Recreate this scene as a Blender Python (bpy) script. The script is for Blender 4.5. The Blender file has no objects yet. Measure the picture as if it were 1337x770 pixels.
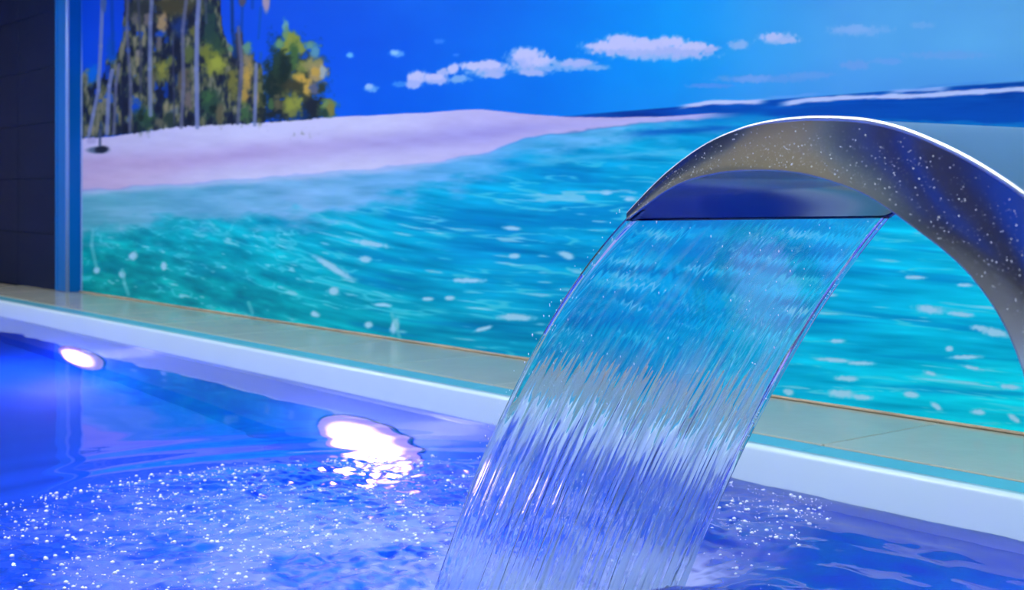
import bpy, bmesh, math, random
import numpy as np
from mathutils import Vector

# ------------------------------------------------------------------ camera
F = 1700.0            # focal length in pixels of the 1337 x 770 frame
EYE = 0.65            # eye height above the pool water (z = 0)
HOR = 260.0           # pixel row of the eye level
_n = math.hypot(F, 1361.0)
RX, RY = 1361.0 / _n, F / _n          # camera right in the plan
DX, DY = -F / _n, 1361.0 / _n         # camera depth in the plan
scene = bpy.context.scene
COL = scene.collection
cam_data = bpy.data.cameras.new('camera')
cam = bpy.data.objects.new('camera', cam_data)
COL.objects.link(cam)
cam.location = (0, 0, EYE)
cam.rotation_euler = (math.pi / 2, 0, math.atan2(-DX, DY))
cam_data.sensor_width = 36.0
cam_data.lens = F / 1337.0 * 36.0
cam_data.shift_y = -(385.0 - HOR) / 1337.0
cam_data.clip_start = 0.05
cam_data.dof.use_dof = True
cam_data.dof.focus_distance = 2.0
cam_data.dof.aperture_fstop = 8.0
scene.camera = cam

# ------------------------------------------------------------------ world, light, exposure
world = bpy.data.worlds.new('world')
scene.world = world
world.use_nodes = True
world.node_tree.nodes['Background'].inputs[0].default_value = (0.05, 0.08, 0.16, 1)
world.node_tree.nodes['Background'].inputs[1].default_value = 0.5
vs = scene.view_settings
vs.view_transform = 'Standard'
vs.look = 'None'
vs.gamma = 1.0
vs.exposure = 0.0
vs.use_curve_mapping = False
CEIL_EMIT = 31.5
CEIL_TINT = (0.84, 0.94, 0.98)
POOL_LAMP_W = 48.0
POOL_LAMP_TINT = (0.31, 0.26, 1.0)
cy = scene.cycles
cy.max_bounces = 12
cy.transmission_bounces = 10
cy.transparent_max_bounces = 12
cy.glossy_bounces = 5
cy.diffuse_bounces = 3
cy.sample_clamp_indirect = 5.0
cy.caustics_reflective = False
cy.caustics_refractive = True
cy.blur_glossy = 0.6
cy.use_denoising = True

# ------------------------------------------------------------------ helpers
rng = np.random.RandomState(7)
random.seed(7)


def plan(r, d):
    return np.array([RX * r + DX * d, RY * r + DY * d])


def lin(c):
    c = np.asarray(c, float) / 255.0
    return np.where(c <= 0.04045, c / 12.92, ((c + 0.055) / 1.055) ** 2.4)


_T = [np.random.RandomState(100 + k).rand(256, 256) for k in range(12)]


def vnoise(x, y, k=0):
    t = _T[k % 12]
    xi = np.floor(x).astype(int)
    yi = np.floor(y).astype(int)
    fx = x - xi
    fy = y - yi
    fx = fx * fx * (3 - 2 * fx)
    fy = fy * fy * (3 - 2 * fy)
    x0, x1, y0, y1 = xi & 255, (xi + 1) & 255, yi & 255, (yi + 1) & 255
    return ((t[x0, y0] * (1 - fx) + t[x1, y0] * fx) * (1 - fy) + (t[x0, y1] * (1 - fx) + t[x1, y1] * fx) * fy)


def fbm(x, y, octv=3, k=0):
    s, a, w = 0.0, 1.0, 0.0
    for i in range(octv):
        s = s + a * vnoise(x * 2 ** i + 17.3 * i, y * 2 ** i + 9.1 * i, k + i)
        w += a
        a *= 0.5
    return s / w


def sstep(a, b, x):
    t = np.clip((x - a) / (b - a), 0, 1)
    return t * t * (3 - 2 * t)


def make_mesh(name, verts, faces, smooth=True):
    me = bpy.data.meshes.new(name)
    me.from_pydata([tuple(v) for v in verts], [], [tuple(f) for f in faces])
    if smooth:
        me.polygons.foreach_set('use_smooth', [True] * len(me.polygons))
    me.update()
    return me


def grid_faces(nu, nv, off=0, flip=False):
    i = np.arange(nu - 1)[:, None]
    j = np.arange(nv - 1)[None, :]
    a = (i * nv + j).ravel() + off
    b = a + nv
    q = np.stack([a, b, b + 1, a + 1], 1)
    return q[:, ::-1] if flip else q


def fast_mesh(name, verts, quads, smooth=True):
    """Mesh from numpy arrays of vertices and quads."""
    me = bpy.data.meshes.new(name)
    verts = np.asarray(verts, np.float32)
    quads = np.asarray(quads, np.int32)
    me.vertices.add(len(verts))
    me.vertices.foreach_set('co', verts.ravel())
    me.loops.add(quads.size)
    me.loops.foreach_set('vertex_index', quads.ravel())
    me.polygons.add(len(quads))
    k = quads.shape[1]
    me.polygons.foreach_set('loop_start', np.arange(0, quads.size, k, dtype=np.int32))
    me.polygons.foreach_set('loop_total', np.full(len(quads), k, np.int32))
    if smooth:
        me.polygons.foreach_set('use_smooth', np.ones(len(quads), bool))
    me.update(calc_edges=True)
    me.validate()
    return me


def link(name, me, mat=None, parent=None):
    o = bpy.data.objects.new(name, me)
    COL.objects.link(o)
    if mat is not None and len(me.materials) == 0:
        me.materials.append(mat)
    if parent is not None:
        o.parent = parent
    return o


def empty(name, loc=(0, 0, 0)):
    o = bpy.data.objects.new(name, None)
    COL.objects.link(o)
    o.location = loc
    return o


def tag(o, label=None, cat=None, group=None, kind=None):
    for k, v in (('label', label), ('category', cat), ('group', group), ('kind', kind)):
        if v:
            o[k] = v
    return o


def box_mesh(name, lo, hi, bevel=0.0, seg=2):
    bm = bmesh.new()
    bmesh.ops.create_cube(bm, size=1.0)
    for v in bm.verts:
        v.co = Vector(((lo[i] + hi[i]) / 2 + v.co[i] * (hi[i] - lo[i])) for i in range(3))
    if bevel > 0:
        bmesh.ops.bevel(bm, geom=bm.edges[:], offset=bevel, segments=seg, profile=0.5, affect='EDGES')
    me = bpy.data.meshes.new(name)
    bm.to_mesh(me)
    bm.free()
    return me


def tube_mesh(name, pts, rad, seg=8):
    pts = np.asarray(pts, float)
    n = len(pts)
    rad = np.broadcast_to(np.asarray(rad, float), (n,))
    tan = np.gradient(pts, axis=0)
    tan /= np.linalg.norm(tan, axis=1)[:, None]
    ref = np.array([0.116, 0.993, 0.0])
    a = np.cross(tan, ref)
    ln = np.linalg.norm(a, axis=1)[:, None]
    a = np.where(ln < 1e-3, np.array([1.0, 0, 0]), a / np.maximum(ln, 1e-6))
    b = np.cross(tan, a)
    ang = np.linspace(0, 2 * math.pi, seg, endpoint=False)
    v = pts[:, None] + rad[:, None, None] * (np.cos(ang)[None, :, None] * a[:, None] + np.sin(ang)[None, :, None] * b[:, None])
    q = []
    for i in range(n - 1):
        for j in range(seg):
            k = (j + 1) % seg
            q.append((i * seg + j, i * seg + k, (i + 1) * seg + k, (i + 1) * seg + j))
    q.append(tuple(range(seg))[::-1])
    q.append(tuple((n - 1) * seg + j for j in range(seg)))
    return make_mesh(name, v.reshape(-1, 3), q)


# ------------------------------------------------------------------ materials
def new_mat(name):
    m = bpy.data.materials.new(name)
    m.use_nodes = True
    nt = m.node_tree
    b = nt.nodes['Principled BSDF']
    return m, nt, b


def pbr(name, rgb, rough=0.5, metal=0.0, spec=0.5, noise=0.0, nscale=8.0, bump=0.0, bscale=40.0, linear=False):
    m, nt, b = new_mat(name)
    c = tuple(rgb) if linear else tuple(lin(rgb))
    b.inputs['Roughness'].default_value = rough
    b.inputs['Metallic'].default_value = metal
    b.inputs['Specular IOR Level'].default_value = spec
    tc = nt.nodes.new('ShaderNodeTexCoord')
    if noise > 0:
        nz = nt.nodes.new('ShaderNodeTexNoise')
        nz.inputs['Scale'].default_value = nscale
        nz.inputs['Detail'].default_value = 5
        nt.links.new(tc.outputs['Object'], nz.inputs['Vector'])
        mx = nt.nodes.new('ShaderNodeMix')
        mx.data_type = 'RGBA'
        mx.inputs[6].default_value = tuple(min(1, x * (1 - noise)) for x in c) + (1,)
        mx.inputs[7].default_value = tuple(min(1, x * (1 + noise)) for x in c) + (1,)
        nt.links.new(nz.outputs['Fac'], mx.inputs[0])
        nt.links.new(mx.outputs[2], b.inputs['Base Color'])
    else:
        b.inputs['Base Color'].default_value = c + (1,)
    if bump > 0:
        n2 = nt.nodes.new('ShaderNodeTexNoise')
        n2.inputs['Scale'].default_value = bscale
        n2.inputs['Detail'].default_value = 4
        nt.links.new(tc.outputs['Object'], n2.inputs['Vector'])
        bp = nt.nodes.new('ShaderNodeBump')
        bp.inputs['Strength'].default_value = bump
        bp.inputs['Distance'].default_value = 0.01
        nt.links.new(n2.outputs['Fac'], bp.inputs['Height'])
        nt.links.new(bp.outputs['Normal'], b.inputs['Normal'])
    return m


M = {}
M['dark_tile'] = pbr('dark_tile', (10, 26, 60), 0.5, spec=0.1, noise=0.25, nscale=3, bump=0.08, bscale=60)
M['dark_joint'] = pbr('dark_joint', (18, 30, 58), 0.8, spec=0.1)
M['blue_trim'] = pbr('blue_trim', (0, 104, 186), 0.38, spec=0.15, noise=0.08, nscale=4)
M['pale_trim'] = pbr('pale_trim', (135, 165, 225), 0.3)
M['ledge_tile'] = pbr('ledge_tile', (168, 164, 148), 0.17, noise=0.12, nscale=5, bump=0.05, bscale=25)
M['nosing'] = pbr('nosing', (92, 168, 188), 0.22, noise=0.12, nscale=6)
M['grout'] = pbr('grout', (120, 112, 100), 0.8, noise=0.2, nscale=20)
M['sealant'] = pbr('sealant', (178, 156, 130), 0.6, noise=0.45, nscale=9)
M['white_shell'] = pbr('white_shell', (196, 214, 224), 0.22, noise=0.03, nscale=3)
M['pool_side'] = pbr('pool_side', (112, 148, 236), 0.4, noise=0.05, nscale=3)
M['liner'] = pbr('liner', (30, 122, 240), 0.5, noise=0.08, nscale=4)
M['beige'] = pbr('beige', (205, 186, 150), 0.7, noise=0.06, nscale=2)
M['ceiling'] = pbr('ceiling', (225, 222, 214), 0.8)
M['lamp_ring'] = pbr('lamp_ring', (150, 150, 235), 0.4)
M['dark'] = pbr('dark', (62, 58, 70), 0.5)
M['slate'] = pbr('slate', (84, 100, 130), 0.6, noise=0.1, nscale=2)
M['pale_frame'] = pbr('pale_frame', (150, 170, 178), 0.5)
M['blue_glass'] = pbr('blue_glass', (40, 90, 215), 0.25)
M['deck'] = pbr('deck', (150, 150, 142), 0.4, noise=0.1, nscale=4)


def emit_mat(name, rgb, strength):
    m, nt, b = new_mat(name)
    nt.nodes.remove(b)
    e = nt.nodes.new('ShaderNodeEmission')
    e.inputs[0].default_value = tuple(rgb) + (1,)
    e.inputs[1].default_value = strength
    nt.links.new(e.outputs[0], nt.nodes['Material Output'].inputs[0])
    return m


M['panel_light'] = emit_mat('panel_light', CEIL_TINT, CEIL_EMIT)


def lens_mat():
    """Lamp glass: white hot in the middle, violet halo painted in towards the rim (vertex value 'glow')."""
    m = emit_mat('lamp_lens', (1, 1, 1), 1.0)
    nt = m.node_tree
    e = [n for n in nt.nodes if n.type == 'EMISSION'][0]
    at = nt.nodes.new('ShaderNodeAttribute')
    at.attribute_name = 'glow'
    nt.links.new(at.outputs['Fac'], e.inputs[1])
    e.inputs[0].default_value = (0.58, 0.30, 1.0, 1)
    return m


M['lamp_lens'] = lens_mat()


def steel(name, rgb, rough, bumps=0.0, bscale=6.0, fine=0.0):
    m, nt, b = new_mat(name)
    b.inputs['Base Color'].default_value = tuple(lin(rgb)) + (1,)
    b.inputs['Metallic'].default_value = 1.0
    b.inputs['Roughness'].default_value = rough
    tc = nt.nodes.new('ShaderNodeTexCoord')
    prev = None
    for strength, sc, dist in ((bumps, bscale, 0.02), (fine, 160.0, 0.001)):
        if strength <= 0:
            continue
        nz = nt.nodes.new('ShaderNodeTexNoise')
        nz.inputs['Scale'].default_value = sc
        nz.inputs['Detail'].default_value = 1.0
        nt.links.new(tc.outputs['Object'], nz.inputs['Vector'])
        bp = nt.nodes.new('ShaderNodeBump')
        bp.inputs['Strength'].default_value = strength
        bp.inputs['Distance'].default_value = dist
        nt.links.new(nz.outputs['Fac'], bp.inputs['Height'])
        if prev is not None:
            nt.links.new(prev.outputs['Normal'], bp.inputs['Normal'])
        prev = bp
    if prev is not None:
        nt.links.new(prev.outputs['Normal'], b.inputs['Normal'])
    return m


M['steel_side'] = steel('steel_side', (212, 212, 216), 0.10, bumps=0.05, bscale=5.0)
M['steel_sheet'] = steel('steel_sheet', (200, 202, 208), 0.30, fine=0.2)
M['steel_under'] = steel('steel_under', (84, 102, 138), 0.12)  # dark pool reflection put into the base colour of the underside
M['steel_edge'] = steel('steel_edge', (245, 245, 248), 0.35)


def water_mat(name, thru, air_tint, ior=1.333, rough=0.0, clear_tint=(0.9, 0.96, 1.0), gloss=0.02, thin=False):
    """Clear water (Fresnel mirror over refraction, a share of it passing straight) blended with white aerated water by the vertex value 'air'."""
    m, nt, b = new_mat(name)
    nt.nodes.remove(b)
    out = nt.nodes['Material Output']
    refr = nt.nodes.new('ShaderNodeBsdfRefraction')
    refr.inputs['IOR'].default_value = ior
    refr.inputs['Roughness'].default_value = rough
    refr.inputs['Color'].default_value = tuple(clear_tint) + (1,)
    tr = nt.nodes.new('ShaderNodeBsdfTransparent')
    tr.inputs['Color'].default_value = tuple(clear_tint) + (1,)
    mx = nt.nodes.new('ShaderNodeMixShader')
    mx.inputs[0].default_value = thru
    nt.links.new(refr.outputs[0], mx.inputs[1])
    nt.links.new(tr.outputs[0], mx.inputs[2])
    gl = nt.nodes.new('ShaderNodeBsdfGlossy')
    gl.inputs['Roughness'].default_value = gloss
    m2 = nt.nodes.new('ShaderNodeMixShader')
    if thin:      # a closed sheet of water: one glass shader
        gs = nt.nodes.new('ShaderNodeBsdfGlass')
        gs.inputs['IOR'].default_value = ior
        gs.inputs['Roughness'].default_value = rough
        gs.inputs['Color'].default_value = tuple(clear_tint) + (1,)
        m2.inputs[0].default_value = 0.0
        nt.links.new(gs.outputs[0], m2.inputs[1])
    else:
        fr = nt.nodes.new('ShaderNodeFresnel')
        fr.inputs['IOR'].default_value = ior
        nt.links.new(fr.outputs[0], m2.inputs[0])
    if not thin:
        nt.links.new(mx.outputs[0], m2.inputs[1])
        nt.links.new(gl.outputs[0], m2.inputs[2])
    df = nt.nodes.new('ShaderNodeBsdfDiffuse')
    df.inputs['Color'].default_value = tuple(air_tint) + (1,)
    tl = nt.nodes.new('ShaderNodeBsdfTranslucent')
    tl.inputs['Color'].default_value = tuple(air_tint) + (1,)
    m3 = nt.nodes.new('ShaderNodeMixShader')
    m3.inputs[0].default_value = 0.45
    nt.links.new(df.outputs[0], m3.inputs[1])
    nt.links.new(tl.outputs[0], m3.inputs[2])
    at = nt.nodes.new('ShaderNodeAttribute')
    at.attribute_name = 'air'
    m4 = nt.nodes.new('ShaderNodeMixShader')
    nt.links.new(at.outputs['Fac'], m4.inputs[0])
    nt.links.new(m2.outputs[0], m4.inputs[1])
    nt.links.new(m3.outputs[0], m4.inputs[2])
    nt.links.new(m4.outputs[0], out.inputs[0])
    return m


M['pool_water'] = water_mat('pool_water', 0.0, (0.58, 0.62, 0.76), clear_tint=(0.72, 0.88, 1.0))
M['jet_water'] = water_mat('jet_water', 0.0, (0.60, 0.78, 0.90), rough=0.02, clear_tint=(0.95, 0.99, 1.0), gloss=0.22, thin=True)
M['drop'] = pbr('drop', (225, 230, 245), 0.08, spec=0.8)


def set_air(me, air):
    at = me.attributes.new('air', 'FLOAT', 'POINT')
    at.data.foreach_set('value', np.asarray(air, np.float32))


# ------------------------------------------------------------------ the room
LEDGE = 0.083          # tile ledge and deck above the water
RIM_Y = 2.31           # pool face along the mural
WALL_Y = 2.92          # the mural wall
END_X = -0.70          # pool end where the spout stands
FAR_X = -11.0
NEAR_Y = -1.1
TOP = 2.70
DARK_Y = 2.845         # face of the dark wall, proud of the mural
POST_X0, POST_X1 = -8.108, -7.868


def struct(name, lo, hi, mat, label, cat, bevel=0.0):
    o = link(name, box_mesh(name, lo, hi, bevel), mat)
    return tag(o, label, cat, kind='structure')


struct('ceiling', (FAR_X - 0.2, -3.2, TOP), (3.2, WALL_Y + 0.2, TOP + 0.1), M['ceiling'], 'plain off-white ceiling over the pool hall', 'ceiling')
wall_back = struct('wall_back', (POST_X1, WALL_Y, 0), (3.0, WALL_Y + 0.12, TOP), M['ceiling'], 'wall behind the beach photo mural', 'wall')
struct('wall_right', (3.0, -3.0, 0), (3.12, WALL_Y + 0.12, TOP), M['beige'], 'beige end wall of the pool hall', 'wall')
struct('wall_front', (FAR_X - 0.1, -3.12, 0), (3.12, -3.0, TOP), M['slate'], 'slate blue long wall facing the mural', 'wall')
wall_end = struct('wall_end', (FAR_X - 0.12, -3.0, 0), (FAR_X, WALL_Y, TOP), M['beige'], 'beige far end wall of the pool hall', 'wall')

# dark tiled wall, proud of the mural
wl = struct('wall_left', (FAR_X, DARK_Y + 0.012, 0), (POST_X0, WALL_Y + 0.12, TOP), M['dark_joint'], 'dark navy tiled wall beside the blue corner post', 'wall')
tile_me = box_mesh('dark_tile', (-0.3485, -0.006, -0.174), (0.3485, 0.006, 0.174), 0.0015, 1)
tile_me.materials.append(M['dark_tile'])
for i in range(4):
    for j in range(8):
        t = link('wall_tile', tile_me, None, wl)
        z = LEDGE + 0.175 + j * 0.35
        if z + 0.17 > TOP:
            continue
        t.location = (POST_X0 - 0.349 - i * 0.70, DARK_Y + 0.006, z)

# blue corner post
post = empty('corner_post', ((POST_X0 + POST_X1) / 2, DARK_Y, LEDGE))
tag(post, 'blue corner post with a pale edge bead between dark wall and mural', 'post')


def wpart(name, me, mat, parent):
    o = link(name, me, mat, parent)
    o.matrix_parent_inverse = parent.matrix_basis.inverted()
    return o


wpart('casing', box_mesh('casing', (POST_X0, DARK_Y, LEDGE), (POST_X1, WALL_Y, TOP), 0.004), M['blue_trim'], post)
wpart('edge_bead', tube_mesh('edge_bead', [(POST_X1 - 0.012, DARK_Y - 0.001, LEDGE), (POST_X1 - 0.012, DARK_Y - 0.001, 1.3), (POST_X1 - 0.012, DARK_Y - 0.001, TOP)], 0.013, 10), M['pale_trim'], post)
wpart('groove_strip', box_mesh('groove_strip', (POST_X0 + 0.03, DARK_Y - 0.004, LEDGE), (POST_X0 + 0.05, DARK_Y, TOP), 0.001), M['blue_trim'], post)

# floor: deck round the pool, tile ledge under the mural
fl = struct('floor', (FAR_X, RIM_Y + 0.03, -0.1), (3.0, WALL_Y + 0.12, LEDGE - 0.012), M['grout'], 'tiled ledge between the pool rim and the mural', 'floor')
TL = 0.62
NOSE_W = 0.13
tme = box_mesh('ledge_tile', (-TL / 2 + 0.0015, RIM_Y + NOSE_W + 0.002, LEDGE - 0.012), (TL / 2 - 0.0015, WALL_Y - 0.012, LEDGE), 0.002, 1)
tme.materials.append(M['ledge_tile'])
nme = box_mesh('nosing_tile', (-TL / 2 + 0.001, RIM_Y + 0.03, LEDGE - 0.013), (TL / 2 - 0.001, RIM_Y + NOSE_W - 0.002, LEDGE - 0.002), 0.002, 1)
nme.materials.append(M['nosing'])
k0 = -1.90 + TL / 2
for i in range(-11, 3):
    x = k0 + i * TL
    link('ledge_tile', tme, None, fl).location = (x, 0, 0)
    link('nosing_tile', nme, None, fl).location = (x, 0, 0)
struct('floor_deck', (END_X, -3.0, -0.1), (3.0, RIM_Y + 0.03, LEDGE), M['deck'], 'plain deck at the spout end of the pool', 'floor')
struct('floor_deck', (FAR_X, -3.0, -0.1), (END_X, NEAR_Y, LEDGE), M['deck'], 'plain deck along the near side of the pool', 'floor')
bb = link('baseboard_back', tube_mesh('baseboard_back', [(x, WALL_Y - 0.006, LEDGE + 0.003) for x in np.linspace(POST_X1, 3.0, 60)], 0.0036 + 0.0028 * rng.rand(60), 6), M['sealant'])
tag(bb, 'rusty brown sealant line along the foot of the mural', 'sealant', kind='structure')

# pool shell: white rim and blue lined basin
pool = empty('pool_basin', ((FAR_X + END_X) / 2, (NEAR_Y + RIM_Y) / 2, -1.25))
tag(pool, 'sunken pool with a smooth white rim and blue basin', 'pool')


def rim_mesh(name, p0, p1, inward):
    """White rim extruded along p0-p1; the profile has a rounded nose and goes under water."""
    p0, p1, inward = np.array(p0), np.array(p1), np.array(inward)
    prof = [(-0.03, LEDGE - 0.03), (-0.03, LEDGE + 0.001)]
    for a in np.linspace(0, math.pi / 2, 6):
        prof.append((-0.012 + 0.012 * math.sin(a), LEDGE + 0.001 - 0.012 + 0.012 * math.cos(a)))
    prof += [(0.004, 0.0), (0.006, -0.10), (-0.03, -0.10)]
    n = 40
    v = []
    for i in range(n):
        b = p0 + (p1 - p0) * i / (n - 1)
        for (o, z) in prof:
            v.append((b[0] + inward[0] * o, b[1] + inward[1] * o, z))
    return fast_mesh(name, v, grid_faces(n, len(prof)))


wpart('rim', rim_mesh('rim', (FAR_X, RIM_Y), (END_X, RIM_Y), (0, -1)), M['white_shell'], pool)
wpart('rim', rim_mesh('rim', (END_X, NEAR_Y), (END_X, RIM_Y), (-1, 0)), M['white_shell'], pool)
wpart('rim', rim_mesh('rim', (FAR_X, NEAR_Y), (END_X, NEAR_Y), (0, 1)), M['white_shell'], pool)
bas = box_mesh('basin', (FAR_X, NEAR_Y, -1.25), (END_X, RIM_Y, -0.02))
bmx = bmesh.new()
bmx.from_mesh(bas)
bmesh.ops.delete(bmx, geom=[f_ for f_ in bmx.faces if f_.normal.z > 0.9], context='FACES')
bmesh.ops.reverse_faces(bmx, faces=bmx.faces[:])
bmx.to_mesh(bas)
bmx.free()
wpart('basin', bas, M['liner'], pool)
for nm_, lo_, hi_ in (('side_wall', (FAR_X, RIM_Y - 0.006, -0.98), (END_X, RIM_Y, -0.09)), ('side_wall', (FAR_X, NEAR_Y, -0.98), (END_X, NEAR_Y + 0.006, -0.09))):
    wpart(nm_, box_mesh(nm_, lo_, hi_), M['pool_side'], pool)

# unseen door, windows and pillars, added as colour stripes the steel spout reflects
dr = empty('added_door_1', (-6.5, -3.0, LEDGE))
tag(dr, 'added tan door with a pale frame, a colour stripe for the steel to reflect', 'door', kind='structure')
wpart('leaf', box_mesh('leaf', (-7.02, -2.99, LEDGE), (-5.98, -2.95, 2.2), 0.004), M['beige'], dr)
for x0, x1, z0, z1 in ((-7.12, -7.02, LEDGE, 2.3), (-5.98, -5.76, LEDGE, 2.3), (-7.02, -5.98, 2.2, 2.3)):
    wpart('frame', box_mesh('frame', (x0, -3.0, z0), (x1, -2.92, z1), 0.004), M['pale_frame'], dr)
for n, (x0, x1) in enumerate(((-5.48, -5.31), (-5.10, -4.86), (-4.42, -4.05), (-3.6, -3.1), (-2.6, -2.1), (-9.2, -8.6))):
    w = empty('window_%d' % (n + 1), ((x0 + x1) / 2, -3.0, 0.2))
    tag(w, 'added tall narrow blue window, a stripe for the steel to reflect', 'window', 'windows of the long wall', 'structure')
    wpart('pane', box_mesh('pane', (x0, -2.99, 0.2), (x1, -2.97, 2.3)), M['blue_glass'], w)
    wpart('frame', box_mesh('frame', (x0 - 0.02, -3.0, 2.3), (x1 + 0.02, -2.95, 2.36)), M['dark'], w)
    wpart('frame', box_mesh('frame', (x0 - 0.02, -3.0, 0.14), (x1 + 0.02, -2.95, 0.2)), M['dark'], w)
for x0, x1 in ((-5.29, -5.12), (-4.82, -4.47)):
    tag(link('pillar', box_mesh('pillar', (x0, -3.0, LEDGE), (x1, -2.90, TOP), 0.005), M['dark']), 'added dark square pillar between blue windows, a stripe for the steel to reflect', 'pillar', 'pillars of the long wall')

# ceiling panels
for i, (x, y) in enumerate([(-8.2, 0.6), (-6.0, 0.6), (-3.8, 0.6), (-1.6, 0.6), (0.6, 0.6)]):
    c = empty('ceiling_light', (x, y, TOP))
    tag(c, 'flat white ceiling light panel over the pool', 'light', 'ceiling light panels')
    wpart('frame', box_mesh('frame', (x - 0.64, y - 0.34, TOP - 0.03), (x + 0.64, y + 0.34, TOP - 0.001), 0.004), M['ceiling'], c)
    wpart('diffuser', box_mesh('diffuser', (x - 0.6, y - 0.3, TOP - 0.035), (x + 0.6, y + 0.3, TOP - 0.028)), M['panel_light'], c)

# ------------------------------------------------------------------ the mural
def mural_paint(px, py):
    """sRGB picture printed on the wall; px, py are wall points as picture coordinates of the print."""
    shape = px.shape

    def poly(pts, x):
        p = np.array(pts, float)
        return np.interp(x, p[:, 0], p[:, 1])

    def ramp(xs_, cols, x):
        c = np.array(cols, float)
        return np.stack([np.interp(x, xs_, c[:, k]) for k in range(3)], -1)

    def over(img, col, a):
        a = np.clip(a, 0, 1)[..., None]
        return img * (1 - a) + np.asarray(col, float) * a

    def blob(img, x, y, rx, ry, col, rot=0.0, soft=0.35, wob=0.25, k=0):
        ca, sa = math.cos(rot), math.sin(rot)
        sel = (np.abs(px - x) < max(rx, ry) * 1.9) & (np.abs(py - y) < max(rx, ry) * 1.9)
        if not sel.any():
            return img
        dx, dy = px[sel] - x, py[sel] - y
        u, v = (dx * ca + dy * sa) / rx, (-dx * sa + dy * ca) / ry
        d = np.hypot(u, v) + wob * 2 * (fbm(px[sel] / 5.0, py[sel] / 5.0, 2, k) - 0.5)
        a = 1 - sstep(1 - soft, 1 + soft, d)
        img[sel] = img[sel] * (1 - a[:, None]) + np.asarray(col, float) * a[:, None]
        return img

    def line(img, pts, w, col, op=1.0):
        for (x0, y0), (x1, y1) in zip(pts[:-1], pts[1:]):
            lo_x, hi_x = min(x0, x1) - 3 * w, max(x0, x1) + 3 * w
            sel = (px > lo_x) & (px < hi_x) & (py > min(y0, y1) - 3 * w) & (py < max(y0, y1) + 3 * w)
            if not sel.any():
                continue
            ax, ay = px[sel] - x0, py[sel] - y0
            bx, by = x1 - x0, y1 - y0
            t = np.clip((ax * bx + ay * by) / (bx * bx + by * by), 0, 1)
            d = np.hypot(ax - t * bx, ay - t * by)
            a = op * (1 - sstep(0.35 * w, 0.8 * w, d))
            img[sel] = img[sel] * (1 - a[:, None]) + np.asarray(col, float) * a[:, None]
        return img

    # sky
    img = ramp([100, 330, 480, 600, 700, 800, 880, 980, 1100, 1337, 2600],
               [(4, 70, 208), (0, 82, 216), (0, 92, 218), (0, 106, 220), (0, 120, 222), (0, 140, 228), (10, 155, 230), (52, 160, 224), (84, 166, 222), (96, 170, 218), (110, 175, 218)], px)
    img = img + (fbm(px / 90, py / 60, 3, 2)[..., None] - 0.5) * np.array([10, 14, 8])
    # horizon haze
    hy = poly([(0, 160), (600, 158), (745, 151), (900, 138), (1337, 106), (2600, 10)], px)
    img = over(img, (60, 130, 215), 0.25 * sstep(60, 0, hy - py) * sstep(620, 900, px))

    # clouds
    def cloud(parts, op=0.95, k=0):
        nonlocal img
        for (x, y, rx, ry, c) in parts:
            img = blob(img, x, y, rx, ry, c, soft=0.42, wob=0.42, k=k)
    wht, lil, gry = (206, 202, 234), (176, 186, 228), (128, 176, 226)
    cloud([(862, 72, 62, 7, (140, 184, 228)), (800, 62, 36, 9, lil), (840, 64, 50, 10, lil), (890, 66, 40, 8, lil), (925, 63, 16, 4, lil), (812, 53, 22, 8, wht), (798, 60, 26, 6, wht), (840, 58, 34, 7, wht), (872, 55, 22, 7, wht), (905, 60, 20, 5, wht)], k=1)
    cloud([(700, 88, 34, 7, gry), (690, 78, 26, 12, lil), (688, 70, 20, 8, wht), (706, 80, 18, 6, wht), (700, 95, 20, 4, lil), (748, 85, 30, 7, gry), (755, 82, 24, 5, lil), (780, 88, 14, 4, gry)], k=3)
    cloud([(636, 92, 26, 9, gry), (640, 88, 22, 8, lil), (620, 86, 16, 5, wht), (642, 84, 14, 5, wht), (646, 98, 14, 4, lil)], k=5)
    cloud([(592, 90, 9, 7, wht), (545, 101, 13, 8, wht), (541, 110, 12, 5, lil), (570, 104, 16, 6, lil), (600, 103, 13, 5, gry), (578, 95, 8, 5, lil), (522, 110, 8, 4, (60, 140, 226)), (566, 100, 12, 4, wht)], k=7)
    cloud([(457, 72, 5, 3.5, (110, 190, 235)), (518, 70, 10, 4, (90, 160, 232)), (515, 69, 5, 3, (150, 200, 236)), (486, 115, 9, 4.5, (100, 165, 230)), (483, 113, 5, 3, (160, 196, 234)), (574, 54, 7, 3, (50, 130, 228)), (596, 72, 4, 2, (50, 130, 228))], k=2)
    cloud([(966, 59, 14, 6, (140, 182, 226)), (1017, 50, 24, 7, (150, 186, 228)), (1008, 48, 12, 5, (190, 196, 230)), (1030, 53, 12, 4, (170, 190, 228)), (1125, 40, 36, 7, (118, 176, 224)), (1115, 38, 22, 5, (134, 180, 226)), (1205, 33, 14, 4, (112, 174, 222)), (1000, 103, 60, 5, (92, 158, 220)), (985, 103, 20, 5, (112, 164, 222)), (1118, 85, 18, 6, (108, 162, 220)), (1060, 98, 30, 4, (98, 160, 220)), (1160, 80, 20, 4, (106, 164, 222)), (1240, 72, 50, 5, (106, 166, 220)), (1430, 40, 60, 8, (130, 180, 224)), (930, 112, 30, 3, (80, 150, 222))], k=4)

    # far sea behind the spit
    wave = fbm(px / 60, py / 5, 3, 6)
    sea = sstep(-0.6, 0.9, py - hy)
    seacol = ramp([700, 800, 900, 1000, 1150, 1337, 2600], [(0, 70, 165), (0, 62, 150), (0, 70, 165), (0, 82, 172), (0, 78, 170), (4, 72, 160), (8, 80, 165)], px)
    seacol = seacol + (wave[..., None] - 0.5) * np.array([10, 46, 50])
    on = sea * sstep(690, 750, px)
    img = img * (1 - on[..., None]) + seacol * on[..., None]
    # surf lines
    nzl = fbm(px / 22, py / 4, 3, 3)
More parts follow.
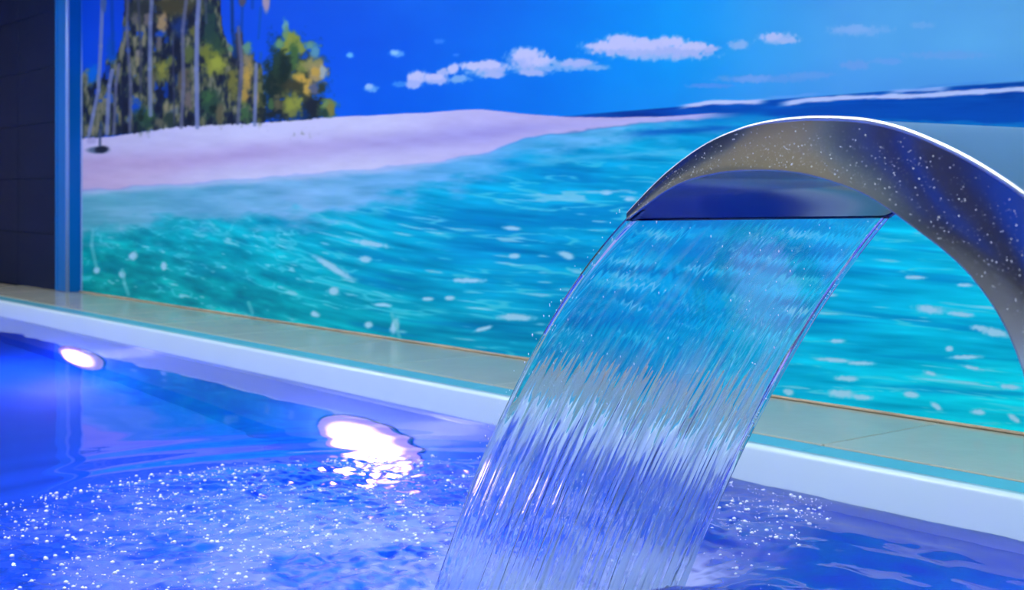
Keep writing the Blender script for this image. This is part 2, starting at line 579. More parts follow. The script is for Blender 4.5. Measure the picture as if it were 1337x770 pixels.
    for (p0, wd, op, c) in (([(880, 141), (930, 134), (985, 133), (1010, 131)], 3.6, 0.95, (206, 206, 236)),
                            ([(1010, 137), (1060, 130), (1120, 127), (1220, 124), (1337, 116), (1700, 90)], 3.6, 0.95, (200, 206, 238)),
                            ([(1150, 121), (1200, 118), (1250, 114)], 2.6, 0.8, (170, 190, 235)),
                            ([(990, 129), (1080, 122)], 2.2, 0.6, (110, 160, 225)),
                            ([(1180, 117), (1240, 110), (1300, 108)], 1.8, 0.5, (70, 140, 215))):
        yy = poly(p0, px)
        inx = sstep(p0[0][0], p0[0][0] + 25, px) * sstep(p0[-1][0], p0[-1][0] - 25, px)
        img = over(img, c, op * inx * (1 - sstep(wd * 0.4, wd * 1.2, np.abs(py - yy) + 3.2 * (nzl - 0.5))))

    # turquoise water in front
    top = poly([(100, 250), (200, 243), (300, 235), (400, 228), (460, 222), (560, 214), (640, 198), (680, 184), (720, 175), (800, 165), (880, 158), (960, 152), (1010, 152), (1200, 158), (1337, 160), (1600, 165), (2600, 185)], px)
    rim = top + 7 * (fbm(px / 30, py / 9, 3, 5) - 0.5)
    fld = ramp([100, 250, 400, 520, 640, 760, 900, 1050, 1200, 1337, 2600],
               [(4, 170, 180), (2, 168, 186), (2, 174, 198), (2, 170, 204), (2, 160, 206), (0, 156, 202), (0, 162, 204), (4, 172, 214), (4, 184, 216), (6, 188, 216), (10, 190, 216)], px)
    dpt = poly([(100, 378), (690, 462), (1337, 566), (2600, 770)], px) - py       # picture distance above the foot
    fld = fld * (1 - (0.06 * sstep(110, 10, dpt) * sstep(1000, 600, px))[..., None])
    fld = fld + (np.array([0, 2, -4])) * (sstep(120, 10, dpt) * sstep(1050, 700, px))[..., None]
    fld = fld + np.array([0, 12, 4]) * (sstep(170, 40, dpt) * sstep(900, 1050, px))[..., None]
    # swells: streaks that flatten out with distance
    sx = np.interp(px, [100, 400, 700, 1337], [22, 28, 40, 58])
    gx = np.arange(0, 2700.0, 10.0)
    v = py - np.interp(px, gx, np.cumsum(np.interp(gx, [100, 300, 480, 620, 800, 1337], [0.10, 0.26, 0.22, 0.10, 0.05, 0.10])) * 10.0)
    w1 = fbm(px / sx, v / 10.0, 4, 1)
    w2 = fbm(px / (sx * 0.5) + 40, v / 6.0, 3, 9)
    ridged = 1 - np.abs(2 * fbm(px / (sx * 0.8) + 11, v / 10.0, 3, 4) - 1)
    fld = fld + (w1[..., None] - 0.5) * np.array([12, 80, 60]) + (w2[..., None] - 0.5) * np.array([10, 44, 36])
    dk = sstep(0.55, 0.72, fbm(px / (sx * 1.3) + 77, v / 12.0, 3, 7))
    fld = over(fld, (0, 118, 186), 0.42 * dk * sstep(250, 520, px))
    fld = over(fld, (0, 124, 160), 0.35 * dk * sstep(520, 250, px))
    ca = sstep(0.86, 0.985, ridged) * sstep(0.42, 0.60, w1)
    fld = over(fld, (92, 206, 222), 0.62 * ca * sstep(10, 60, py - top))
    gl = sstep(0.66, 0.78, fbm(px / (sx * 0.42) + 5, v / 4.2, 2, 11) * 0.7 + 0.3 * w1) * sstep(30, 90, py - top)
    fld = over(fld, (150, 208, 226), 0.75 * gl)
    fm = sstep(-2.0, 3.0, py - rim)
    img = img * (1 - fm[..., None]) + fld * fm[..., None]

    # pale shallows below the sand
    shal_bot = poly([(100, 318), (160, 312), (230, 298), (300, 290), (400, 296), (470, 280), (520, 262), (600, 248), (645, 232), (680, 212), (760, 196), (900, 178), (1000, 165), (2600, 160)], px)
    sh_n = fbm(px / 30, py / 10, 4, 2)
    shal = fm * sstep(12, -22, py - shal_bot + 46 * (sh_n - 0.5))
    shcol = ramp([100, 250, 400, 520, 660, 800, 900], [(120, 180, 198), (118, 176, 208), (140, 184, 222), (126, 182, 226), (96, 176, 222), (110, 186, 224), (60, 170, 214)], px)
    shcol = shcol + (fbm(px / 40, py / 7, 3, 8)[..., None] - 0.5) * np.array([60, 40, 40])
    img = img * (1 - 0.88 * shal[..., None]) + shcol * 0.88 * shal[..., None]
    foam_l = np.exp(-((py - rim - 1.5) / 4.5) ** 2) * sstep(700, 560, px)
    img = over(img, (206, 200, 234), 0.55 * foam_l)
    # dark reef streaks and the pale line behind the spout
    img = over(img, (0, 84, 176), 0.75 * sstep(800, 860, px) * sstep(1000, 930, px) * np.exp(-((py - poly([(800, 176), (900, 170), (1000, 164)], px) + 4 * (nzl - 0.5)) / 4.0) ** 2))
    img = over(img, (100, 190, 222), 0.6 * sstep(640, 740, px) * sstep(960, 860, px) * np.exp(-((py - poly([(640, 222), (760, 206), (900, 198)], px) + 8 * (nzl - 0.5)) / 4.5) ** 2))

    # deep blue band over the spout
    band = sstep(0, 4, py - poly([(900, 150), (960, 146), (1010, 141), (1337, 126), (2600, 60)], px)) * sstep(960, 1040, px) * sstep(26, 8, py - poly([(900, 150), (1010, 150), (1337, 152), (2600, 160)], px))
    img = over(img, (0, 76, 170), 0.9 * band * (0.75 + 0.5 * (wave - 0.5)))
    img = over(img, (0, 128, 196), 0.8 * sstep(1020, 980, px) * sstep(870, 920, px) * np.exp(-((py - poly([(870, 160), (1020, 150)], px)) / 6.0) ** 2))

    # sand spit
    stop = poly([(100, 181), (150, 178), (200, 170), (240, 163), (300, 161), (350, 160), (430, 153), (500, 150), (560, 147), (600, 144), (628, 143), (660, 146), (700, 150), (745, 152.5), (800, 153.5), (880, 152), (930, 148), (970, 147)], px)
    s_on = sstep(-0.8, 0.8, py - stop + 1.5 * (nzl - 0.5)) * sstep(2.5, -2.5, py - rim) * sstep(985, 900, px)
    fr = np.clip((py - stop) / np.maximum(top - stop, 4), 0, 1)
    sand = ramp([100, 200, 330, 480, 640, 760, 960], [(204, 192, 224), (204, 196, 228), (214, 208, 236), (214, 206, 234), (200, 186, 226), (190, 174, 218), (196, 190, 228)], px)
    mid = ramp([100, 200, 300, 420, 520, 640, 800], [(196, 170, 206), (192, 166, 206), (188, 166, 212), (190, 172, 216), (178, 164, 216), (172, 160, 218), (190, 178, 222)], px)
    mf = np.exp(-((fr - 0.56 + 0.25 * (fbm(px / 120, py / 40, 2, 10) - 0.5)) / 0.24) ** 2)
    sand = sand * (1 - mf[..., None]) + mid * mf[..., None]
    pink = sstep(0.55, 0.8, fr) * sstep(330, 120, px)
    sand = over(sand, (202, 170, 204), 0.7 * pink)
    sand = sand + (fbm(px / 26, py / 7, 3, 0)[..., None] - 0.5) * np.array([16, 18, 14])
    img = img * (1 - s_on[..., None]) + sand * s_on[..., None]

    # palm grove
    gn = fbm(px / 7.0, py / 13.0, 3, 5)
    gn2 = fbm(px / 3.2 + 9, py / 14.0, 2, 8)
    ltop = poly([(100, 104), (118, 96), (130, 104), (140, 84), (152, 70), (160, 52), (166, -60), (286, -60), (290, 30), (297, 60), (305, 70), (316, 40), (322, 70), (332, 76), (342, 88), (348, 160)], px)
    bot = poly([(100, 181), (150, 177), (200, 170), (235, 165), (300, 162), (350, 160), (430, 154), (442, 153)], px)
    gm = sstep(-5, 4, py - ltop + 26 * (gn - 0.5)) * sstep(1.5, -1.5, py - bot + 4 * (gn2 - 0.5)) * sstep(352, 344, px)
    gcol = ramp([0, 0.28, 0.42, 0.52, 0.62, 0.75, 1.0], [(16, 24, 46), (22, 32, 58), (42, 56, 66), (66, 74, 62), (92, 96, 70), (112, 112, 92), (140, 132, 100)], np.clip(0.46 + 1.4 * (gn - 0.5) + 0.7 * (gn2 - 0.5), 0, 1))
    img = img * (1 - gm[..., None]) + gcol * gm[..., None]
    hole = sstep(0.66, 0.76, fbm(px / 7.0 + 31, py / 11.0, 2, 6)) * gm * sstep(190, 120, py + 0.0 * px) * sstep(250, 200, px)
    img = over(img, (2, 70, 190), 0.75 * hole)
    for (x, y, rx, ry, c) in ((178, 138, 6, 8, (4, 70, 178)), (121, 97, 7, 13, (4, 112, 226)), (210, 44, 6, 5, (8, 76, 200)), (146, 66, 6, 18, (6, 90, 206)), (236, 34, 9, 14, (30, 60, 120)),
                              (225, 8, 26, 14, (78, 74, 52)), (186, 12, 14, 18, (52, 58, 58)), (275, 40, 9, 30, (40, 72, 66)), (284, 62, 10, 14, (52, 84, 66)),
                              (212, 30, 6, 11, (186, 154, 108)), (193, 25, 4, 8, (128, 116, 110)), (177, 27, 4, 9, (112, 108, 104)), (208, 56, 4, 8, (120, 110, 108)), (181, 70, 5, 5, (150, 140, 130)),
                              (281, 83, 14, 14, (142, 148, 58)), (270, 66, 9, 9, (132, 140, 60)), (284, 82, 8, 7, (160, 164, 62)), (247, 72, 7, 12, (96, 110, 62)), (254, 40, 6, 9, (104, 104, 58)),
                              (212, 92, 9, 12, (122, 124, 60)), (213, 90, 5, 6, (150, 150, 64)), (222, 78, 5, 5, (110, 120, 66)), (198, 108, 6, 10, (108, 102, 80)), (240, 106, 8, 14, (92, 86, 72)), (246, 128, 5, 13, (124, 110, 104)),
                              (276, 134, 13, 19, (46, 80, 64)), (272, 126, 6, 9, (64, 104, 62)), (280, 142, 5, 6, (22, 42, 42)), (191, 155, 12, 14, (46, 80, 62)), (196, 148, 6, 6, (70, 104, 64)), (185, 152, 4, 7, (26, 44, 42)), (209, 160, 7, 6, (98, 98, 80)), (222, 156, 7, 9, (46, 66, 62)),
                              (304, 108, 7, 18, (128, 126, 62)), (322, 96, 8, 22, (150, 132, 90)), (324, 100, 5, 13, (204, 162, 70)), (320, 122, 4, 14, (200, 160, 72)), (321, 148, 7, 12, (66, 100, 62)), (340, 118, 8, 30, (118, 116, 62)), (336, 130, 3, 8, (176, 148, 100)), (342, 142, 6, 12, (130, 130, 62)), (288, 148, 5, 12, (112, 106, 80)),
                              (312, 62, 6, 22, (56, 58, 76)), (323, 62, 6, 7, (110, 160, 130)), (303, 63, 4, 4, (110, 150, 110))):
        img = blob(img, x, y, rx, ry, np.array(c) * (0.86 + 0.14 * vnoise(np.array(x), np.array(y), 3)), soft=0.6, wob=0.6, k=2)
    # bushes at the right end of the grove
    for (x, y, rx, ry, c) in ((366, 92, 16, 40, (34, 56, 46)), (358, 120, 14, 34, (24, 42, 42)), (395, 110, 28, 44, (58, 64, 48)), (378, 146, 36, 12, (26, 36, 44)), (392, 148, 14, 9, (8, 50, 108)), (412, 140, 14, 14, (28, 36, 50)),
                              (373, 34, 4, 8, (110, 166, 168)), (376, 46, 6, 9, (108, 150, 110)), (366, 58, 8, 6, (108, 152, 104)), (405, 60, 10, 5, (104, 152, 130)), (412, 68, 6, 8, (90, 150, 170)), (383, 52, 8, 12, (146, 152, 56)), (374, 64, 6, 9, (144, 150, 58)), (392, 62, 7, 8, (140, 148, 60)), (384, 76, 6, 20, (68, 102, 56)),
                              (364, 84, 8, 16, (38, 62, 50)), (372, 92, 8, 20, (24, 42, 40)), (396, 88, 9, 8, (120, 130, 64)), (410, 86, 12, 10, (150, 142, 84)), (415, 98, 12, 12, (172, 146, 96)), (412, 94, 6, 5, (200, 160, 72)), (423, 96, 4, 9, (168, 176, 170)),
                              (390, 100, 11, 6, (140, 134, 60)), (392, 102, 9, 6, (202, 160, 68)), (402, 114, 7, 10, (202, 160, 68)), (382, 112, 10, 9, (62, 62, 46)), (412, 116, 7, 8, (92, 98, 120)), (420, 114, 5, 8, (46, 58, 52)),
                              (382, 138, 11, 17, (120, 124, 60)), (379, 136, 6, 7, (146, 150, 58)), (390, 132, 6, 7, (144, 148, 60)), (362, 134, 6, 8, (92, 88, 64)), (354, 136, 4, 8, (68, 100, 60)), (428, 142, 11, 11, (70, 100, 66)), (430, 136, 9, 6, (116, 140, 84)), (432, 142, 5, 9, (132, 126, 60)), (424, 148, 5, 5, (40, 66, 60))):
        img = blob(img, x, y, rx, ry, c, soft=0.5, wob=0.55, k=4)
    img = over(img, (214, 206, 236), sstep(-0.6, 1.2, py - bot + 1.2 * (gn2 - 0.5)) * sstep(-18, -8, -(py - bot)) * sstep(340, 352, px) * sstep(446, 436, px))
    # trunks
    lv, gy, dkb = (122, 132, 176), (104, 106, 132), (8, 52, 104)
    for p, w, c, op in (([(258, 166), (257, 90), (258, 30), (263, -40)], 5.0, lv, 0.9), ([(237, 166), (240, 110), (239, 40), (246, -20)], 4.2, gy, 0.8), ([(197, 150), (196, 90), (197, 30), (200, -30)], 4.6, lv, 0.75),
                        ([(116, 178), (122, 150), (129, 118), (132, 60), (135, -20)], 4.2, lv, 0.85), ([(140, 174), (143, 112), (147, 92)], 4.6, lv, 0.85), ([(149, 174), (152, 110), (156, 84)], 3.4, gy, 0.8), ([(170, 172), (171, 110), (166, 40), (168, -30)], 3.8, gy, 0.7),
                        ([(160, 172), (161, 100)], 3.0, (20, 30, 58), 0.9), ([(184, 120), (184, 60), (180, -20)], 3.4, (70, 74, 90), 0.7), ([(311, 161), (316, 84), (312, 36)], 4.4, gy, 0.75), ([(333, 163), (335, 84)], 4.0, lv, 0.8), ([(303, -40), (304, 40), (308, 74)], 4.0, dkb, 0.75),
                        ([(318, -40), (316, 40)], 3.4, (4, 66, 150), 0.6), ([(331, -40), (330, 10)], 4, (4, 66, 150), 0.5), ([(341, 10), (338, 50)], 3.0, (6, 84, 170), 0.6), ([(228, 160), (226, 40)], 2.6, (60, 66, 92), 0.6), ([(148, 70), (146, -20)], 4, (2, 62, 150), 0.55), ([(270, 30), (268, -20)], 3, (70, 78, 100), 0.6)):
        img = line(img, p, w, c, op)
    img = blob(img, 348, -2, 5, 19, (176, 150, 160), wob=0.1)
    img = blob(img, 317, 2, 5, 6, (84, 80, 96), wob=0.2)
    img = blob(img, 136, 2, 4, 14, (70, 96, 150), wob=0.2)
    # hull on the beach
    img = blob(img, 128, 196, 14, 4.5, (96, 112, 140), wob=0.1)
    img = blob(img, 133, 195, 9, 4.5, (22, 32, 54), wob=0.1, rot=-0.15)
    img = line(img, [(131, 190), (131, 170)], 3.4, (66, 80, 116), 0.8)
    img = blob(img, 120, 184, 6, 4, (178, 168, 208), wob=0.2)
    # white border strip of the print
    img = over(img, (150, 176, 228), 0.8 * sstep(108.6, 107.4, px) * (0.25 + 0.75 * sstep(20, 110, py)))
    # hand-placed sparkles on the turquoise water
    for (x, y, rx, ry, rot) in ((436, 350, 34, 5, 0.55), (485, 318, 26, 4, 0.15), (436, 380, 9, 6, 0), (478, 338, 9, 5, 0), (612, 366, 24, 3.5, 0.02), (674, 414, 27, 5, 0.03), (632, 429, 14, 3, -0.25), (740, 333, 12, 5, 0.3), (670, 298, 14, 3, 0.1),
                                (672, 334, 8, 4, 0), (500, 398, 14, 3, 0.1), (516, 425, 6, 12, 0.3), (560, 390, 9, 3, 0), (588, 389, 7, 3, 0), (792, 252, 8, 3, 0), (822, 260, 10, 3, 0), (127, 353, 5, 5, 0), (174, 334, 6, 6, 0.5), (214, 347, 4, 7, 0), (160, 358, 5, 5, 0), (412, 410, 7, 4, 0.3), (482, 424, 6, 5, 0),
                                (1215, 404, 22, 6, 0.12), (1255, 410, 20, 3.5, 0.1), (1300, 434, 24, 6, 0.2), (1280, 428, 14, 4, 0.1), (1090, 470, 28, 3, 0.08), (1124, 474, 20, 3, 0.03), (1105, 494, 16, 4, 0.05), (1100, 514, 22, 6, 0.1), (1125, 518, 16, 4, 0.1), (1190, 515, 12, 5, 0.2), (1277, 538, 11, 4, 0.05), (1223, 530, 10, 4, 0.6), (1325, 546, 10, 4, 0.6),
                                (1262, 466, 24, 3, -0.03), (1093, 445, 12, 3, 0), (1240, 455, 6, 4, 0), (1085, 385, 9, 2.5, 0), (1270, 480, 16, 2.5, 0.2), (1320, 505, 16, 4, 0.1), (1215, 487, 10, 3, 0.3), (1030, 512, 8, 5, 0.3), (1195, 362, 16, 2.5, 0.02), (1260, 372, 12, 2.5, 0.05)):
        img = blob(img, x, y, rx * 0.85, ry * 0.85, (158, 206, 228), rot=rot, soft=0.5, wob=0.3, k=6)
    for p in ([(122, 300), (120, 320), (126, 348)], [(160, 352), (163, 370), (168, 384)], [(325, 395), (330, 408)], [(512, 410), (518, 425), (522, 440)]):
        img = line(img, p, 4.0, (110, 196, 208), 0.6)
    return np.clip(img, 0, 255)


mx_cols = []
for p in np.arange(105.0, 1338.0, 1.3):
    r = (p - 668.5) / F
    mx_cols.append((WALL_Y * (RX * r + DX)) / (RY * r + DY))
mx_cols[0] = POST_X1 + 0.001
mx_cols = np.array(mx_cols)
mx_cols = np.concatenate([mx_cols, np.linspace(mx_cols[-1], 1.0, 120)[1:]])
mz_rows = np.concatenate([np.arange(LEDGE + 0.002, 1.15, 0.003), np.arange(1.15, 1.95, 0.0045), np.linspace(1.95, 2.60, 14)])
MX, MZ = np.meshgrid(mx_cols, mz_rows, indexing='ij')
_r = RX * MX + RY * WALL_Y
_d = np.maximum(DX * MX + DY * WALL_Y, 0.6)
PX = np.minimum(668.5 + F * _r / _d, 2600)
PY = HOR + F * (EYE - MZ) / _d
mcol = lin(mural_paint(PX.ravel(), PY.ravel()))
mme = fast_mesh('mural', np.stack([MX, np.full_like(MX, WALL_Y - 0.002), MZ], -1).reshape(-1, 3), grid_faces(len(mx_cols), len(mz_rows)))
ca_ = mme.color_attributes.new('print', 'FLOAT_COLOR', 'POINT')
ca_.data.foreach_set('color', np.concatenate([mcol, np.ones((len(mcol), 1))], 1).astype(np.float32).ravel())
mm, mnt, mb = new_mat('mural_print')
mat_ = mnt.nodes.new('ShaderNodeAttribute')
mat_.attribute_name = 'print'
mnt.links.new(mat_.outputs['Color'], mb.inputs['Base Color'])
mb.inputs['Roughness'].default_value = 0.55
mb.inputs['Specular IOR Level'].default_value = 0.06
mo = link('photo_mural', mme, mm)
tag(mo, 'photo mural of a palm beach and turquoise sea on the wall', 'mural', kind='thing')

# ------------------------------------------------------------------ the spout
TH = math.radians(32)
ZT = 1.65
LIP = plan(math.cos(TH), math.sin(TH))        # along the lip, away from the camera
FLOW = plan(-math.sin(TH), math.cos(TH))      # where the water goes
TIP = plan((820 - 668.5) / F * ZT, ZT)
WID = 0.483
OUT = [(0.003, 0.632), (-0.050, 0.667), (-0.092, 0.690), (-0.149, 0.715), (-0.202, 0.728), (-0.243, 0.734), (-0.300, 0.736), (-0.345, 0.734), (-0.388, 0.730),
       (-0.416, 0.725), (-0.447, 0.717), (-0.485, 0.703), (-0.520, 0.688), (-0.554, 0.670), (-0.581, 0.654), (-0.620, 0.624), (-0.660, 0.582), (-0.692, 0.53),
       (-0.716, 0.47), (-0.732, 0.39), (-0.740, 0.29), (-0.742, 0.19), (-0.742, LEDGE)]
INN = [(0.003, 0.624), (-0.067, 0.658), (-0.110, 0.672), (-0.151, 0.679), (-0.195, 0.683), (-0.248, 0.683), (-0.297, 0.680), (-0.334, 0.673), (-0.370, 0.664),
       (-0.400, 0.654), (-0.435, 0.636), (-0.461, 0.621), (-0.491, 0.604), (-0.517, 0.586), (-0.538, 0.566), (-0.555, 0.546), (-0.572, 0.518), (-0.587, 0.48),
       (-0.600, 0.43), (-0.609, 0.36), (-0.614, 0.28), (-0.616, 0.19), (-0.616, LEDGE)]


def resample(pts, n):
    p = np.array(pts, float)
    for _ in range(4):   # Chaikin rounding keeps the ends
        q = np.empty((2 * len(p) - 2, 2))
        q[0::2] = 0.75 * p[:-1] + 0.25 * p[1:]
        q[1::2] = 0.25 * p[:-1] + 0.75 * p[1:]
        p = np.vstack([p[:1], q, p[-1:]])
    d = np.concatenate([[0], np.cumsum(np.linalg.norm(np.diff(p, axis=0), axis=1))])
    t = np.linspace(0, d[-1], n)
    return np.stack([np.interp(t, d, p[:, 0]), np.interp(t, d, p[:, 1])], 1)


NA = 120
CO, CI = resample(OUT, NA), resample(INN, NA)


def sp(s, z, w):
    """Spout coordinates (along flow, height, across) to the world."""
    return (TIP[0] + FLOW[0] * s + LIP[0] * w, TIP[1] + FLOW[1] * s + LIP[1] * w, z)


spout = empty('waterfall_spout', sp(-0.68, LEDGE, WID / 2))
tag(spout, 'arched stainless steel waterfall spout with a wide flat lip', 'spout')
NB = 14


def side_panel(w0, sign, bulge):
    v = []
    for i in range(NA):
        th = min(1.0, np.linalg.norm(CO[i] - CI[i]) / 0.05)
        for j in range(NB):
            t = j / (NB - 1)
            c = CO[i] * (1 - t) + CI[i] * t
            v.append(sp(c[0], c[1], w0 + sign * bulge * th * math.sin(math.pi * t)))
    return fast_mesh('side_panel', v, grid_faces(NA, NB, flip=(sign > 0)))


def sheet(name, curve, n=10):
    v = []
    for i in range(NA):
        for j in range(n):
            v.append(sp(curve[i, 0], curve[i, 1], WID * j / (n - 1)))
    return fast_mesh(name, v, grid_faces(NA, n))


wpart('side_panel', side_panel(0.0, -1, 0.0013), M['steel_side'], spout)
wpart('side_panel', side_panel(WID, 1, 0.0013), M['steel_side'], spout)
wpart('top_sheet', sheet('top_sheet', CO), M['steel_sheet'], spout)
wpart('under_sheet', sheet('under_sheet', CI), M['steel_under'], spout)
for w in (0.001, WID - 0.001):
    wpart('edge_seam', tube_mesh('edge_seam', [sp(s, z + 0.0005, w) for s, z in CO], [0.0010 + 0.0018 * float(sstep(-0.15, -0.34, s)) for s, z in CO], 10), M['steel_edge'], spout)
    wpart('edge_seam', tube_mesh('edge_seam', [sp(s, z, w) for s, z in CI], 0.0012, 6), M['steel_side'], spout)
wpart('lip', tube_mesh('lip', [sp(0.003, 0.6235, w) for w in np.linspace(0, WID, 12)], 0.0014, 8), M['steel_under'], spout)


def flange():
    v, fcs = [], []
    ring = []
    for (s, w) in ((-0.56, -0.05), (-0.56, WID + 0.05), (-0.80, WID + 0.05), (-0.80, -0.05)):
        ring.append((s, w))
    for z in (LEDGE, LEDGE + 0.012):
        for s, w in ring:
            v.append(sp(s, z, w))
    fcs = [(0, 1, 2, 3), (7, 6, 5, 4)] + [(i, 4 + i, 4 + (i + 1) % 4, (i + 1) % 4) for i in range(4)]
    return make_mesh('flange', v, fcs, False)


wpart('base_flange', flange(), M['steel_sheet'], spout)


def beads(name, pos, rad, squash=1.0, sub=1):
    """Many little water beads joined into one mesh."""
    bm = bmesh.new()
    bmesh.ops.create_icosphere(bm, subdivisions=sub, radius=1.0)
    bv = np.array([v.co[:] for v in bm.verts])
    bf = np.array([[v.index for v in f_.verts] for f_ in bm.faces])
    bm.free()
    pos, rad = np.asarray(pos), np.asarray(rad)
    if rad.ndim == 1:
        rad = np.stack([rad, rad, rad * squash], 1)
    v = pos[:, None] + bv[None] * rad[:, None]
    fcs = bf[None] + (np.arange(len(pos)) * len(bv))[:, None, None]
    return fast_mesh(name, v.reshape(-1, 3), fcs.reshape(-1, 3))


pts, rr = [], []
for k in range(1500):
    fi = NA * 0.02 + rng.rand() ** 0.8 * NA * 0.60
    i = int(fi)
    t = 0.06 + 0.88 * rng.rand() ** 0.7
    c = (CO[i] * (1 - t) + CI[i] * t) * (1 - fi + i) + (CO[i + 1] * (1 - t) + CI[i + 1] * t) * (fi - i)
    th = min(1.0, np.linalg.norm(CO[i] - CI[i]) / 0.05)
    pts.append(sp(c[0], c[1], -0.0013 * th * math.sin(math.pi * t)))
    rr.append(0.0002 + 0.0006 * rng.rand() ** 5)
o = wpart('water_drops', beads('water_drops', pts, np.array(rr)), M['drop'], spout)
tag(o, 'tiny water drops spattered on the steel side', kind='stuff')

# ------------------------------------------------------------------ falling water
NU, NT = 300, 340
uu = np.linspace(0, 1, NU)
tt = np.linspace(0, 1, NT)
U, T = np.meshgrid(uu, tt, indexing='ij')
A1 = 0.62 + 0.29 * U
A2 = 1.054
ZLIP = 0.628
send = (-A1 + np.sqrt(A1 * A1 + 4 * A2 * (ZLIP + 0.06))) / (2 * A2)
Ssh = -0.02 + T * (send + 0.02)
Zsh = np.where(Ssh > 0, ZLIP - A1 * Ssh - A2 * Ssh ** 2, ZLIP - 0.55 * Ssh)
fall = (ZLIP - Zsh) / ZLIP                     # 0 at the lip, 1 at the pool
Wd = 0.004 + U * (WID - 0.008)
streak = fbm(U * 46 + 3 * fall, T * 5.0, 3, 1) - 0.5
streak2 = fbm(U * 120, T * 7.0, 2, 4) - 0.5
rough_amp = 0.00011 + 0.0034 * sstep(0.18, 0.75, fall)
thick = 0.0045 - 0.0015 * fall
edge = np.minimum(U, 1 - U)
rope = 0.0022 * np.exp(-(edge / 0.02) ** 2)
taper = np.clip(edge / 0.004, 0, 1) ** 0.5
nz = A1 + 2 * A2 * np.maximum(Ssh, 0)          # slope of the fall
ln = np.sqrt(1 + nz * nz)
NS, NZ = nz / ln, 1 / ln                        # normal in the (flow, up) plane
front = rough_amp * (streak * 1.2 + streak2 * 0.9) + (thick / 2 + rope) * taper
back = rough_amp * (streak * 0.7 - streak2 * 0.6) - (thick / 2 + rope) * taper
wob = 0.004 * fall * (vnoise(T * 6, U * 3, 6) - 0.5)


def jet_side(h):
    s = Ssh + NS * h
    z = Zsh + NZ * h
    w = Wd + wob
    return np.stack([TIP[0] + FLOW[0] * s + LIP[0] * w, TIP[1] + FLOW[1] * s + LIP[1] * w, z], -1).reshape(-1, 3)


vf, vb = jet_side(front), jet_side(back)
qs = [grid_faces(NU, NT), grid_faces(NU, NT, off=NU * NT, flip=True)]
idx = np.arange(NU * NT).reshape(NU, NT)
for e, fl_ in ((idx[0], False), (idx[-1], True)):
    a, b = e[:-1], e[1:]
    q = np.stack([a, b, b + NU * NT, a + NU * NT], 1)
    qs.append(q[:, ::-1] if fl_ else q)
for e, fl_ in ((idx[:, 0], True), (idx[:, -1], False)):
    a, b = e[:-1], e[1:]
    q = np.stack([a, b, b + NU * NT, a + NU * NT], 1)
    qs.append(q[:, ::-1] if fl_ else q)
jme = fast_mesh('sheet', np.vstack([vf, vb]), np.vstack(qs))
st_n = fbm(U * 60 + 5 * T, T * 6.5, 3, 2)
st_f = fbm(U * 150, T * 18.0, 2, 7)
patch = fbm(U * 5 + 3, T * 4, 2, 9)
prof = 0.02 + 0.62 * sstep(0.26, 0.50, fall) * (1 - 0.62 * sstep(0.56, 0.72, fall)) + 0.42 * sstep(0.80, 1.0, fall)
air = 0.62 * prof * sstep(0.42, 0.64, 0.6 * st_n + 0.25 * st_f + 0.15 * patch + 0.10 * sstep(0.75, 1, fall))
air = np.clip(air + 0.06 * sstep(0.60, 0.72, st_n) * sstep(0.0, 0.1, fall), 0, 0.9).ravel()
set_air(jme, np.concatenate([air, air * 0.6]))
jet = empty('falling_water', sp(0.5, 0, WID / 2))
tag(jet, 'clear streaky sheet of water pouring off the steel lip', 'water')
wpart('sheet', jme, M['jet_water'], jet)

# stray threads and drops along the edges of the fall
pts, rr = [], []
for k in range(300):
    far_side = rng.rand() < 0.5
    fz = rng.rand()
    u = (1.0 + 0.004 * rng.rand()) if far_side else (0.002 + 0.03 * rng.rand())
    if rng.rand() < 0.55:
        u = rng.rand()
    a1 = 0.62 + 0.29 * np.clip(u, 0, 1)
    s = fz * (-a1 + math.sqrt(a1 * a1 + 4 * A2 * ZLIP)) / (2 * A2)
    z = ZLIP - a1 * s - A2 * s * s
    if 0.0 < u < 1.0 and rng.rand() < 0.4:
        s += 0.01
        z += 0.01
    pts.append(sp(s + 0.006, z + 0.004, 0.004 + u * (WID - 0.008)))
    r = 0.0003 + 0.0005 * rng.rand() ** 2
    rr.append((r * 1.6, r, r * 3.0))
o = wpart('spray_drops', beads('spray_drops', pts, np.array(rr)), M['drop'], jet)
tag(o, 'fine spray drops along the falling water', kind='stuff')

# ------------------------------------------------------------------ pool water
LAND = np.array(sp(0.49, 0, WID / 2))
xs = np.concatenate([np.arange(FAR_X + 0.002, -7.0, 0.06), np.arange(-7.0, -3.3, 0.03), np.arange(-3.3, -1.0, 0.0065), np.linspace(-1.0, END_X - 0.002, 16)])
ys = np.concatenate([np.arange(NEAR_Y + 0.002, 0.3, 0.03), np.arange(0.3, RIM_Y - 0.06, 0.0065), np.linspace(RIM_Y - 0.06, RIM_Y - 0.001, 9)])
X, Y = np.meshgrid(xs, ys, indexing='ij')
dist = np.hypot((X - LAND[0]) * 1.0, (Y - LAND[1] + 0.2) * 1.15)
wobble = 0.22 * (fbm(X * 1.3, Y * 1.3, 2, 3) - 0.5)
left = sstep(-1.3, -1.9, X)
R0 = 0.55 + 0.72 * left
chop = (1 - sstep(R0 * 0.80, R0 * 1.06, dist + wobble)) * (0.45 + 0.55 * left)
swell = 0.0022 * (fbm(X * 1.1, Y * 3.0, 2, 5) - 0.5) + 0.0016 * (fbm(X * 4.0 + Y, Y * 7.0, 2, 6) - 0.5)
ring = 0.0022 * np.sin(dist * 34 + 3 * wobble) * np.exp(-((dist - R0) / 0.35) ** 2)
c1 = fbm(X * 26, Y * 26, 3, 8) - 0.5
c2 = np.abs(fbm(X * 34, Y * 34, 2, 10) - 0.5)
